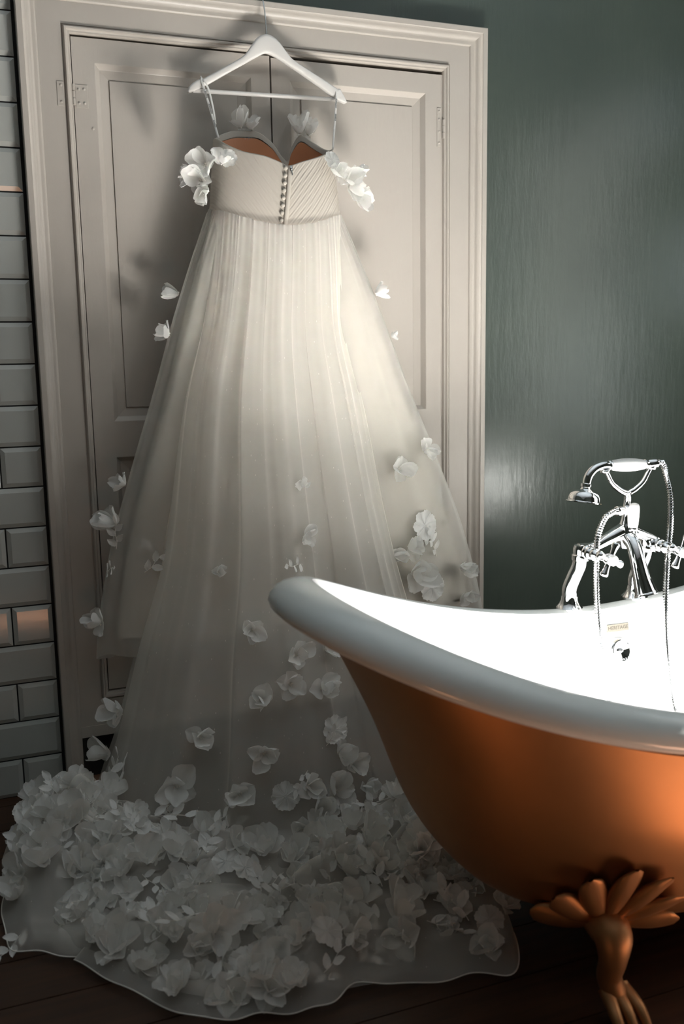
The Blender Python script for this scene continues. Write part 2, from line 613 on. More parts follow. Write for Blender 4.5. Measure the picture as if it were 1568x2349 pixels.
# claw feet: a curved leg with a palmette of lobes hugging the shell
def lobe(mb, base, tip, out, w, th_):
    base, tip, out = Vector(base), Vector(tip), Vector(out).normalized()
    ax = tip - base
    L = ax.length
    ax.normalize()
    sd = ax.cross(out).normalized()
    P = []
    nu, nv = 12, 10
    for i in range(nu + 1):
        t_ = i / nu
        wr_ = w * (math.sin(PI * (0.07 + 0.86 * t_)) ** 0.55) * (0.50 + 0.62 * t_) * (1 if t_ < .999 else .35)
        row = []
        for j in range(nv):
            a_ = 2 * PI * j / nv
            curl = 0.010 * t_ ** 3
            row.append(tuple(base + ax * L * t_ + sd * wr_ * math.cos(a_) + out * (th_ * max(0.15, math.sin(PI * (0.1 + 0.85 * t_))) * math.sin(a_) + curl)))
        P.append(row)
    mb.grid(np.array(P), False, True)

def shell_half(x, z):
    """half width of the copper shell (distance from its long axis) at a point along it and a height"""
    X = abs(x - TC['cx'])
    ux = min(1.0, X / (TC['a'] * .75))
    h = min(max((z - .123) / (TC['zc'] + TC['dz'] * ux ** TC['p'] - .057 - .123), 0), 1)
    ax = TC['a'] * float(pchip(hk_in, [.50, .55, .619, .699, .775, .904], np.array([h]))[0])
    by = TC['b'] * float(pchip(hk_in, [.40, .63, .722, .794, .89, .918], np.array([h]))[0])
    return by * max(0.0, 1 - min(1, X / ax) ** TC['n']) ** (1 / TC['n'])

def claw_foot(sx, sy):
    X = TC['cx'] + sx * (TC['cx'] - 0.955)
    cyy = TC['cy']
    Yc = cyy + sy * 0.262
    f = MB()
    leg = catmull([(X, cyy + sy * 0.225, 0.165), (X + sx * .004, cyy + sy * 0.262, 0.150), (X + sx * 0.010, cyy + sy * 0.272, 0.115), (X + sx * 0.008, cyy + sy * 0.262, 0.075), (X - sx * .002, cyy + sy * 0.275, 0.035), (X - sx * .006, cyy + sy * 0.300, 0.014)], 6)
    rad = pchip([0, .2, .45, .7, 1], [.038, .034, .023, .021, .016], np.linspace(0, 1, len(leg)))
    f.tube(leg, list(rad), 14)
    for k in (-1, 0, 1):
        c = catmull([(X - sx * .002 + k * .016, cyy + sy * 0.262, 0.050), (X + k * .024, cyy + sy * 0.300, 0.036), (X + k * .026, cyy + sy * 0.322, 0.014), (X + k * .025, cyy + sy * 0.328, 0.004)], 5)
        f.tube(c, list(np.linspace(.014, .006, len(c))), 8)
    fo = f.build('claw_foot', COPPER, tub)
    n = 7
    for k in range(n):
        ang = math.radians(-88 + 176 * k / (n - 1))
        ln = 0.135 - 0.025 * (abs(k - 3) / 3) ** 1.2
        m = MB()
        up = Vector((math.sin(ang), 0, math.cos(ang)))
        zb_, zt_ = 0.158 + .006 * up.z, 0.158 + .012 + up.z * ln * .98
        xb_, xt_ = X + .016 * up.x, X + up.x * ln
        base = Vector((xb_, cyy + sy * (max(shell_half(xb_, .17), .20) + .006), zb_))
        tip = Vector((xt_, cyy + sy * (max(shell_half(xt_, max(zt_, .165)), .12) + .010), zt_))
        lobe(m, base, tip, (0.35 * up.x, sy, -0.35), 0.030, 0.015)
        lo = m.build('palmette_leaf', COPPER, None)
        lo.parent = fo
    m = MB().lathe([(0, .026), (.014, .024), (.026, .012), (.032, 0), (.028, -.012)], (X, cyy + sy * 0.262, 0.146), (0, sy, -.25), 16)
    lo = m.build('boss', COPPER, None)
    lo.parent = fo
for sx in (-1, 1):
    for sy in (-1, 1):
        claw_foot(sx, sy)

# overflow, chain, plug and badge on the far inner side
OV = Vector((1.392, -0.716, 0.432))
on = Vector((0.0, -1.0, 0.30)).normalized()
ov = MB().lathe([(.0, .0), (.0325, .0), (.0335, .004), (.0325, .010), (.029, .020), (.0265, .024), (.0245, .0245), (.023, .022), (.012, .019), (.006, .0175), (.0045, .021), (.003, .024), (0, .0245)], OV - on * 0.008, on, 28)
ovo = ov.build('overflow', CHROME, tub)
autosmooth(ovo, 30)
def bead_chain(name, pts, r, step, parent):
    m = MB()
    pts = [Vector(p) for p in pts]
    L = 0
    for a, b in zip(pts[:-1], pts[1:]):
        d = (b - a).length
        k = int(d / step)
        for i in range(k):
            c = a + (b - a) * (i / k)
            m.lathe([(0, -r), (r * .8, -r * .6), (r, 0), (r * .8, r * .6), (0, r)], c, b - a, 6)
        m.tube([a, b], r * .35, 5)
    return m.build(name, CHROME, parent)
bead_chain('plug_chain', [OV + Vector((-.010, -.012, -.040)), (1.388, -.738, .33), (1.392, -.775, .2)], 0.0016, 0.0044, tub)
bead_chain('plug_chain', [OV + Vector((.006, -.022, -.012)), OV + Vector((.014, -.024, -.03)), (1.410, -.742, .33), (1.406, -.775, .2)], 0.0014, 0.0044, tub)
hook = MB().tube(catmull([OV + Vector((.010, -.006, -.034)), OV + Vector((.012, -.014, -.041)), OV + Vector((.0, -.016, -.038)), OV + Vector((-.012, -.014, -.036)), OV + Vector((-.014, -.013, -.044)), OV + Vector((-.010, -.012, -.047))], 6), 0.0012, 6)
hook.build('chain_hook', CHROME, tub)

def basis(o_, x_, y_):
    x_ = Vector(x_).normalized(); y_ = Vector(y_)
    z_ = x_.cross(y_).normalized()
    y_ = z_.cross(x_)
    mm = Matrix((x_, y_, z_)).transposed().to_4x4()
    mm.translation = Vector(o_)
    return mm
BD = Vector((1.394, -0.7088, 0.487))
bm = basis(BD, (1, -0.02, 0), (0, 0.16, 1))
bz = bm.to_3x3() @ Vector((0, 0, 1))
bo = MB()
w2, h2, d2 = .030, .0088, .0016
bo.add([bm @ Vector((x, y_, z)) for x in (-w2, w2) for y_ in (-h2, h2) for z in (-.004, d2)], [(0, 1, 3, 2), (4, 6, 7, 5), (0, 4, 5, 1), (2, 3, 7, 6), (0, 2, 6, 4), (1, 5, 7, 3)])
bdg = bo.build('badge', BADGE, tub, smooth=False)
tm = text_mesh('badge_lettering', 'HERITAGE', 0.0125, BADGEINK, None, basis(BD + bz * (d2 + .0002), (1, -0.02, 0), (0, 0.16, 1)))
tm.parent = bdg
tm.matrix_parent_inverse = Matrix.Translation(-Vector(tub.location)) if False else Matrix.Identity(4)

# ------------------------------------------------------------------ bath mixer tap
YT = -0.665
XA, XB = 1.286, 1.4755
tap = empty('bath_mixer_tap', (1.38, YT, rim_x(1.38)), 'chrome deck-mounted bath mixer tap with cross handles on the far bath rim', 'tap')
def cap_prof(r):
    return r
for X in (XA, XB):
    zb = rim_x(X) - 0.002
    k = X - XA
    m = MB()
    m.lathe([(.0, 0), (.031, 0), (.0315, .004), (.029, .007), (.024, .013), (.0205, .022), (.0195, .032), (.0, .032)], (X, YT, zb), (0, 0, 1), 26)
    path = catmull([(X, YT, zb + .028), (X + .000, YT, zb + .050), (X + .010, YT - .004, zb + .080), (X + .0185, YT - .008, zb + .104), (X + .0215, YT - .009, zb + .128)], 6)
    m.tube(path, list(np.linspace(.0182, .0170, len(path))), 20)
    top = Vector((X + .0218, YT - .009, zb + .124))
    m.lathe([(.017, -.008), (.0205, -.006), (.0215, 0), (.0205, .007), (.018, .009), (.018, .020), (.0175, .024), (.015, .030), (.0, .033)], top, (0, 0, 1), 24)
    lo = m.build('leg', CHROME, tap)
    autosmooth(lo, 40)
ZT = rim_x(1.38) + 0.140
LA = Vector((XA + .0218, YT - .009, ZT))
LB = Vector((XB + .0218, YT - .009, ZT))
MC = (LA + LB) / 2 + Vector((0.026, 0, 0.026))
m = MB()
path = catmull([LA + Vector((-.004, 0, 0)), LA + Vector((.03, -.004, .004)), LA + Vector((.070, -.008, .022)), MC + Vector((0, -.006, .012)), LB + Vector((-.035, -.006, .030)), LB + Vector((.01, -.004, .012)), LB + Vector((.025, 0, .0))], 7)
rad = pchip([0, .2, .5, .8, 1], [.0165, .0125, .019, .0125, .0165], np.linspace(0, 1, len(path)))
m.tube(path, list(rad), 18)
m.lathe([(0, -.030), (.019, -.029), (.023, -.018), (.025, 0), (.0225, .016), (.017, .028), (.013, .040), (.0105, .060), (.0125, .064), (.0125, .070), (0, .071)], MC + Vector((.002, -.008, 0)), (0, 0, 1), 24)
bo = m.build('mixer_body', CHROME, tap)
autosmooth(bo, 40)
SB = MC + Vector((.0, -.012, -.012))
m = MB()
path = catmull([SB + Vector((0, .0, .012)), SB + Vector((.0, -.026, -.006)), SB + Vector((-.002, -.044, -.036)), SB + Vector((.000, -.060, -.078)), SB + Vector((.004, -.072, -.112))], 6)
rad = pchip([0, .3, .6, 1], [.0195, .0175, .0185, .0255], np.linspace(0, 1, len(path)))
m.tube(path, list(rad), 22)
e = path[-1]
m.lathe([(.0255, 0), (.0275, .003), (.0275, .007), (.023, .007), (.0215, -.01), (0, -.012)], e, (path[-1] - path[-3]), 22)
so = m.build('spout', CHROME, tap)
autosmooth(so, 50)

def cross_handle(o_, d_):
    o_, d_ = Vector(o_), Vector(d_).normalized()
    m = MB()
    m.lathe([(.0, -.004), (.0185, -.003), (.019, .006), (.0165, .009), (.0175, .012), (.0165, .018), (.0135, .022), (.0145, .025), (.0145, .030), (.0105, .034), (.0085, .043), (.0085, .062), (.011, .064), (.0130, .070), (.0130, .082), (.0120, .084), (0, .084)], o_, d_, 22)
    c = o_ + d_ * .076
    h = m.build('cross_handle', CHROME, tap)
    autosmooth(h, 40)
    x = d_.orthogonal().normalized(); y_ = d_.cross(x)
    for k in range(4):
        a = PI / 4 * 0 + 0.35 + k * PI / 2
        r = x * math.cos(a) + y_ * math.sin(a)
        s = MB().lathe([(.0065, .006), (.0062, .014), (.0070, .024), (.0092, .034), (.0097, .038), (.008, .041), (0, .042)], c, r, 12)
        so_ = s.build('spoke', CHROME, None)
        so_.parent = h
    s = MB().lathe([(.0128, .0), (.0126, .006), (.0105, .0095), (.006, .0115), (0, .012)], o_ + d_ * .083, d_, 20)
    so_ = s.build('ceramic_cap', CERAMIC, None)
    so_.parent = h
    return h
cross_handle(LA + Vector((.008, -.010, -.004)), (.16, -1, -.06))
cross_handle(LB + Vector((.020, -.010, -.004)), (.16, -1, -.06))

# ceramic diverter lever and hose outlet
DV = MC + Vector((.002, -.034, .026))
m = MB().lathe([(.0, 0), (.008, .0), (.0095, .004), (.0085, .008)], DV + Vector((0, .022, -.012)), (0, -1, 0), 16)
m.lathe([(.0, -.001), (.009, 0), (.0105, .004), (.0095, .008)], DV + Vector((0, 0, -.010)), (0, 0, 1), 16)
do = m.build('diverter', CHROME, tap)
m = MB().lathe([(.0, 0), (.009, .001), (.0108, .010), (.0118, .024), (.0125, .040), (.0122, .052), (.010, .058), (.005, .0605), (0, .061)], DV + Vector((0, 0, -.004)), (-.03, -.05, 1), 20)
lo = m.build('ceramic_lever', CERAMIC, None)
lo.parent = do
HO = MC + Vector((-.004, -.008, .062))
m = MB().lathe([(.0, 0), (.009, .0), (.009, .014), (.0120, .015), (.0120, .025), (.009, .027), (.008, .036), (0, .036)], HO, (-1, -.15, -.02), 16)
oo = m.build('hose_outlet', CHROME, tap)
autosmooth(oo)

# cradle
CB = MC + Vector((.002, -.008, .100))
m = MB()
m.tube([MC + Vector((.002, -.008, .066)), MC + Vector((.002, -.008, .082)), CB + Vector((0, 0, .004))], [.0105, .0085, .0095], 14)
for s in (-1, 1):
    pth = catmull([CB + Vector((s * .002, 0, .002)), CB + Vector((s * .020, 0, .010)), CB + Vector((s * .043, 0, .027)), CB + Vector((s * .057, 0, .048)), CB + Vector((s * .064, 0, .060))], 6)
    m.tube(pth, list(np.linspace(.0078, .0048, len(pth))), 12)
    m.lathe([(0, 0), (.010, .002), (.0125, .007), (.0105, .010), (0, .0095)], pth[-1] - Vector((0, 0, .006)), (s * .35, 0, 1), 14)
m.build('cradle', CHROME, tap)

# ------------------------------------------------------------------ shower handset with hose
HZ = CB.z + 0.072
hs_ = empty('shower_handset', (CB.x, CB.y, HZ), 'telephone-style chrome shower handset with white ceramic grip and ribbed hose in the tap cradle', 'shower handset')
hx0, hx1 = CB.x - .052, CB.x + .047
m = MB()
L = hx1 - hx0
m.lathe([(.0, 0), (.0100, .0), (.0125, L * .08), (.0158, L * .35), (.0162, L * .5), (.0152, L * .7), (.0120, L * .95), (.0105, L), (0, L)], (hx0, CB.y, HZ), (1, 0, -.035), 24)
m.build('ceramic_grip', CERAMIC, hs_)
m = MB()
pth = catmull([(hx0 + .004, CB.y, HZ), (hx0 - .020, CB.y, HZ + .001), (hx0 - .044, CB.y, HZ - .006), (hx0 - .060, CB.y, HZ - .022), (hx0 - .066, CB.y, HZ - .044)], 7)
m.tube(pth, list(np.linspace(.0105, .0098, len(pth))), 18)
m.lathe([(.0095, 0), (.0125, .002), (.0128, .008), (.0105, .010)], (hx0 + .002, CB.y, HZ), (-1, 0, .02), 18)
m.build('neck', CHROME, hs_)
rd = Vector((-.18, -.05, -1)).normalized()
m = MB().lathe([(.0095, -.006), (.0125, -.004), (.0125, .002), (.0105, .004), (.012, .007), (.027, .014), (.034, .020), (.0365, .027), (.0375, .036), (.0415, .0375), (.0420, .0395), (.0400, .0405), (.036, .0385), (0, .0375)], Vector((hx0 - .066, CB.y, HZ - .044)), rd, 30)
ro = m.build('rose', CHROME, hs_)
autosmooth(ro, 40)
m = MB().lathe([(.0, -.002), (.0105, 0), (.0125, .002), (.0125, .007), (.009, .009), (.0115, .012), (.0115, .036), (.0095, .038), (0, .038)], (hx1 - .002, CB.y, HZ - .0035), (1, 0, .03), 20)
co = m.build('collar', CHROME, hs_)
autosmooth(co, 40)

def hose(pts, r, pitch):
    path = catmull(pts, 40)
    # resample by length
    d = [0]
    for a, b in zip(path[:-1], path[1:]):
        d.append(d[-1] + (b - a).length)
    n = int(d[-1] / (pitch / 4))
    P = np.array([tuple(p) for p in path])
    s = np.linspace(0, d[-1], n)
    Q = np.stack([np.interp(s, d, P[:, i]) for i in range(3)], -1)
    rr = [r * (1.0 if k % 4 in (0, 1) else 0.80) for k in range(n)]
    return MB().tube([tuple(q) for q in Q], rr, 12)
hp = [HO + Vector((-.034, -.005, 0)), (1.362, -.690, .752), (1.336, -.700, .712), (1.3285, -.708, .655), (1.327, -.712, .602), (1.325, -.722, .535), (1.326, -.745, .42), (1.335, -.775, .30), (1.36, -.83, .215), (1.41, -.90, .200), (1.47, -.89, .203),
      (1.500, -.83, .23), (1.508, -.78, .30), (1.518, -.74, .42), (1.528, -.715, .53), (1.540, -.700, .62), (1.553, -.690, .71), (1.557, -.683, .79), (1.547, -.676, .842), (1.530, CB.y, HZ - .004), (hx1 + .034, CB.y, HZ - .002)]
ho = hose(hp, 0.0078, 0.0064).build('ribbed_hose', CHROME, hs_)
autosmooth(ho, 25)

# ------------------------------------------------------------------ hanger
hang = empty('dress_hanger', (0.757, -0.058, 1.80), 'white wooden clothes hanger with wire hook on the cupboard top edge', 'hanger')
YH = -0.058
top = [(.549, 1.7935), (.553, 1.806), (.566, 1.818), (.5835, 1.8275), (.5885, 1.8255), (.594, 1.8305), (.640, 1.857), (.685, 1.884), (.703, 1.899), (.720, 1.922), (.735, 1.940), (.757, 1.9485), (.779, 1.9415), (.797, 1.925), (.815, 1.903), (.835, 1.888), (.880, 1.866), (.930, 1.841), (.9495, 1.8315), (.954, 1.8345), (.960, 1.824), (.968, 1.811), (.9725, 1.799)]
bot = [(.9725, 1.799), (.966, 1.798), (.940, 1.808), (.900, 1.832), (.850, 1.860), (.800, 1.886), (.770, 1.899), (.757, 1.902), (.745, 1.899), (.715, 1.882), (.665, 1.853), (.615, 1.823), (.582, 1.804), (.5575, 1.7935), (.549, 1.7935)]
def dense(pl, n):
    c = catmull([(x, 0, z) for x, z in pl], 5)
    P = np.array([(p.x, p.z) for p in c])
    d = np.r_[0, np.cumsum(np.hypot(*np.diff(P, axis=0).T))]
    s = np.linspace(0, d[-1], n)
    return np.stack([np.interp(s, d, P[:, 0]), np.interp(s, d, P[:, 1])], -1)
N = 90
tp, bt = dense(top, N), dense(bot[::-1], N)
# pair along the arms by arc position
prof_y = [(-.0085, 1), (-.0055, 0), (.0055, 0), (.0085, 1)]
rowsF = []
for yy, ins in prof_y:
    q = 0.0028 if ins == 0 else 0.0
    rowsF.append((yy, q))
mbh = MB()
sect = []
for i in range(N):
    T, Bm = tp[i], bt[i]
    mid = (T + Bm) / 2
    v_ = (T - Bm)
    ln = max(np.linalg.norm(v_), 1e-4)
    v_ = v_ / ln
    hh = ln / 2
    ring = []
    for a in np.linspace(0, 2 * PI, 16, endpoint=False):
        ca, sa = math.cos(a), math.sin(a)
        ring.append((mid[0] + v_[0] * hh * np.sign(ca) * abs(ca) ** .5, YH + .0088 * np.sign(sa) * abs(sa) ** .5, mid[1] + v_[1] * hh * np.sign(ca) * abs(ca) ** .5))
    sect.append(ring)
mbh.grid(np.array(sect), False, True)
mbh.f.append(tuple(range(16))); mbh.f.append(tuple(range((N - 1) * 16, N * 16)))
mbh.build('shoulder', HANGERW, hang)
MB().tube([(.562, YH, 1.7985), (.962, YH, 1.8065)], .0052, 12).build('trouser_bar', HANGERW, hang)
hk = catmull([(.7575, YH, 1.944), (.7575, YH, 1.965), (.7565, YH + .0005, 1.990), (.7550, YH + .004, 2.015), (.7545, YH + .013, 2.034), (.7545, YH + .026, 2.043), (.7545, YH + .040, 2.041), (.7545, YH + .047, 2.036)], 8)
MB().tube(hk, .0018, 8).build('wire_hook', STEEL, hang)

# ------------------------------------------------------------------ wedding dress
dress = empty('wedding_dress', (0.757, -0.12, 0.0), 'white tulle wedding dress with fabric flowers and long train hanging from the hanger', 'dress')

# bodice: flattened tube; phi 0..pi is the back (towards the room), pi..2pi the front
BX, BY = 0.7575, -0.100
NPH, NZ = 420, 90
ph = np.linspace(0, 2 * PI, NPH, endpoint=False)
def neckline(ph_):
    x = -np.cos(ph_)                     # -1 left .. 1 right
    back = np.sin(ph_) > 0
    zb = pchip([-1, -.86, -.6, -.3, 0.0, .055, .3, .6, .86, 1], [1.676, 1.656, 1.637, 1.628, 1.611, 1.607, 1.619, 1.635, 1.653, 1.668], x)
    zf = pchip([-1, -.8, -.5, -.2, .1, .30, .36, .45, .62, .8, 1], [1.676, 1.699, 1.714, 1.7165, 1.694, 1.655, 1.647, 1.683, 1.712, 1.694, 1.668], x)
    return np.where(back, zb, zf)
def waist_z(x):
    return 1.506 - .045 * np.clip(1 - x * x, 0, 1) ** .8
def bodice_pts(inset, ripple):
    zt = neckline(ph)
    xx = -np.cos(ph)
    back = np.clip(np.sin(ph), 0, 1)
    zb = np.where(np.sin(ph) > 0, waist_z(xx), 1.50)
    rows = []
    for s in np.linspace(0, 1, NZ):
        z = zb + (zt - zb) * s
        q = np.clip((z - 1.46) / .21, 0, 1.2)
        rx = .1765 - .020 * q - inset
        ry = .074 + .006 * np.sin(PI * q) - inset
        cx = BX - .001 * q
        # the two cup humps lean on the door
        X = cx + rx * xx
        Y = BY - ry * np.sign(np.sin(ph)) * np.abs(np.sin(ph)) ** .85
        if ripple:
            # ruched folds running down to the centre back
            dg = (z - 1.46) * 1.0 + np.abs(xx - .02) * .165 * 1.25 * -1.0
            wv = np.sin(2 * PI * (-dg) / .0085 + 1.3 * np.sin(40 * z + 3 * xx)) * .5 + .35 * np.sin(2 * PI * (-dg) / .0137 + 2.0 * np.sin(9 * xx))
            amp = .0013 * np.clip(np.abs(xx - .02) / .05, 0, 1) * np.clip((1 - s) / .05, .25, 1)
            X = X + amp * wv * xx * .5
            Y = Y - amp * wv * np.sign(np.sin(ph)) * np.clip(np.abs(np.sin(ph)), .3, 1)
        rows.append(np.stack([X, Y, z], -1))
    return np.array(rows)
P = bodice_pts(0, True)
# roll the top edge over slightly
edge = P[-1].copy()
Pin = bodice_pts(.0035, False)[-1]
Pr = np.concatenate([P, [edge * .5 + Pin * .5 + [0, 0, .0018]], [Pin + [0, 0, -.001]], [Pin + [0, 0, -.014]]])
MB().grid(Pr, False, True).build('bodice', IVORY, dress)
MB().grid(bodice_pts(.0042, False)[:-7], False, True).build('bodice_lining', RUST, dress)
# zip band, slider and covered buttons on the centre back
def back_pt(px, z, off=0.0):
    """point on the back of the bodice at sideways position px"""
    q = min(max((z - 1.46) / .21, 0), 1.2)
    rx = .1765 - .020 * q
    xx = (px - BX) / rx
    ry = .074 + .006 * math.sin(PI * q)
    return Vector((px, BY - ry * max(0, 1 - xx * xx) ** .425 - off, z))
zb = MB()
zl = np.linspace(1.462, 1.607, 20)
def zx(z): return .752 + .016 * (z - 1.46) / .145
zb.grid(np.array([[tuple(back_pt(zx(z) - .0005 + dx, z, of)) for dx, of in ((-.001, .0), (.0, .0042), (.005, .0046), (.010, .0042), (.0115, .0))] for z in zl]))
zb.build('zip_placket', IVORY, dress)
m = MB()
p = back_pt(zx(1.60) + .006, 1.600, .005)
m.box(p.x - .003, p.x + .003, p.y - .003, p.y + .001, p.z - .005, p.z + .006)
m.tube(catmull([p + Vector((0, -.003, -.004)), p + Vector((.001, -.004, -.010)), p + Vector((.0015, -.004, -.016))], 4), .0015, 8)
m.build('zip_slider', STEEL, dress)
for k, z in enumerate(np.linspace(1.602, 1.4585, 9)):
    p = back_pt(zx(z) - .0075 - (.0 if k < 8 else -.004), z, .001)
    m = MB().lathe([(.0, -.001), (.0046, -.001), (.0056, .001), (.0054, .0032), (.0038, .0052), (.0018, .006), (0, .0061)], p, (0, -1, 0), 16)
    m.build('covered_button', IVORY, dress)

# hanging loops with printed ribbon
def ribbon(name, pts, w, text_at):
    path = catmull(pts, 10)
    rowsr = []
    for i, p in enumerate(path):
        tdir = (path[min(i + 1, len(path) - 1)] - path[max(i - 1, 0)]).normalized()
        sd = tdir.cross(Vector((0.25, -1, 0))).normalized()
        rowsr.append([tuple(p - sd * w), tuple(p + sd * w)])
    o_ = MB().grid(np.array(rowsr)).build(name, RIBBON, dress)
    solidify(o_, .0005)
    return o_
def strap(x_h, z_h, x_d, z_d, yd, words):
    a = Vector((x_d, yd, z_d)); b = Vector((x_h, YH - .0105, z_h))
    so_ = ribbon('hanging_loop', [a, a.lerp(b, .5) + Vector((0, -.002, 0)), b, b + Vector((0, .004, .012)), b + Vector((0, .012, .016)), b + Vector((0, .021, .008))], .0030, None)
    dirv = (a - b).normalized()
    for q, f in words:
        pos = b.lerp(a, f) + Vector((.0006, -.0016 - .002 * math.sin(PI * f), 0))
        t_ = text_mesh('ribbon_print', q, .0052, INK, None, basis(pos, -dirv, (-1, 0, 0)))
        t_.parent = so_
        t_.matrix_parent_inverse = Matrix.Identity(4)
strap(.5850, 1.8160, .6115, 1.6800, -.105, [('ESSENSE of', .20), ('AUSTRALIA', .48), ('ESSENSE', .75)])
strap(.9420, 1.8150, .9150, 1.6700, -.105, [('AUSTRALIA', .16), ('ESSENSE', .42)])
a = Vector((.600, YH - .0125, 1.800)); b = Vector((.6065, -.088, 1.745))
o_ = ribbon('hanging_loop', [a + Vector((-.012, 0, .018)), a, b, b + Vector((.003, 0, -.03))], .0028, None)

# ---- skirt surfaces -------------------------------------------------------
def front_skirt(u, z, scale=1.0, fold=0.0, seed=0.0):
    """closed A-line tube that hangs close to the doors; u in 0..1 all the way round"""
    f = 2 * PI * u
    t_ = np.clip((1.507 - z) / 1.09, 0, 1.2)
    hx = pchip([0, .12, .25, .4, .6, .8, 1.0, 1.2], [.176, .232, .288, .346, .430, .506, .556, .58], t_) * scale
    cx = .757 + .046 * t_
    cy = -.100 - .012 * t_
    hy = np.where(np.sin(f) > 0, .060 - .004 * t_, .074 + .012 * t_) * scale
    gat = np.exp(-t_ * 9)
    w = np.sin(f * 9 + seed + 1.2 * np.sin(2 * f)) + .5 * np.sin(f * 17 + 2.1 * seed + np.sin(3 * f))
    g = .6 * np.sin(f * 41 + seed + 2.2 * np.sin(5 * f)) + .4 * np.sin(f * 67 + 1.9 * np.sin(7 * f))
    amp = fold * (np.clip(t_ * 2.5, 0, 1) * (w) * .55 + gat * g * .20)
    X = cx - (hx + amp * .5) * np.cos(f)
    Y = cy - (hy + amp) * np.sign(np.sin(f)) * np.abs(np.sin(f)) ** .8
    return np.stack([X, np.minimum(Y, -.024), z], -1)
def skirt_tube(name, m, zhem, scale, fold, seed, nu=360, nz=70, curve=0.0):
    u = np.linspace(0, 1, nu, endpoint=False)
    rows = []
    for s in np.linspace(0, 1, nz):
        ztop = waist_z(-np.cos(2 * PI * u)) + .003
        ztop = np.where(np.sin(2 * PI * u) > 0, ztop, 1.502)
        zh = zhem + .012 * np.sin(5 * 2 * PI * u)
        z = ztop + (zh - ztop) * s
        rows.append(front_skirt(u, z, scale, fold, seed))
    P_ = np.array(rows)
    uv = np.stack(np.meshgrid(np.linspace(0, 2, nu), np.linspace(0, 1, nz)), -1).reshape(-1, 2)
    return MB().grid(P_, False, True).build(name, m, dress, uv=uv), P_
so_, PL = skirt_tube('skirt_lining', SATIN, .425, .915, .004, 1.0)
# stitched hem of the lining
MB().tube([tuple(p) for p in PL[-1]] + [tuple(PL[-1][0])], .0022, 6, False).build('lining_hem', SATIN, dress)
skirt_tube('front_tulle', TULLE2, .385, 1.0, .014, 2.3, 480, 80)

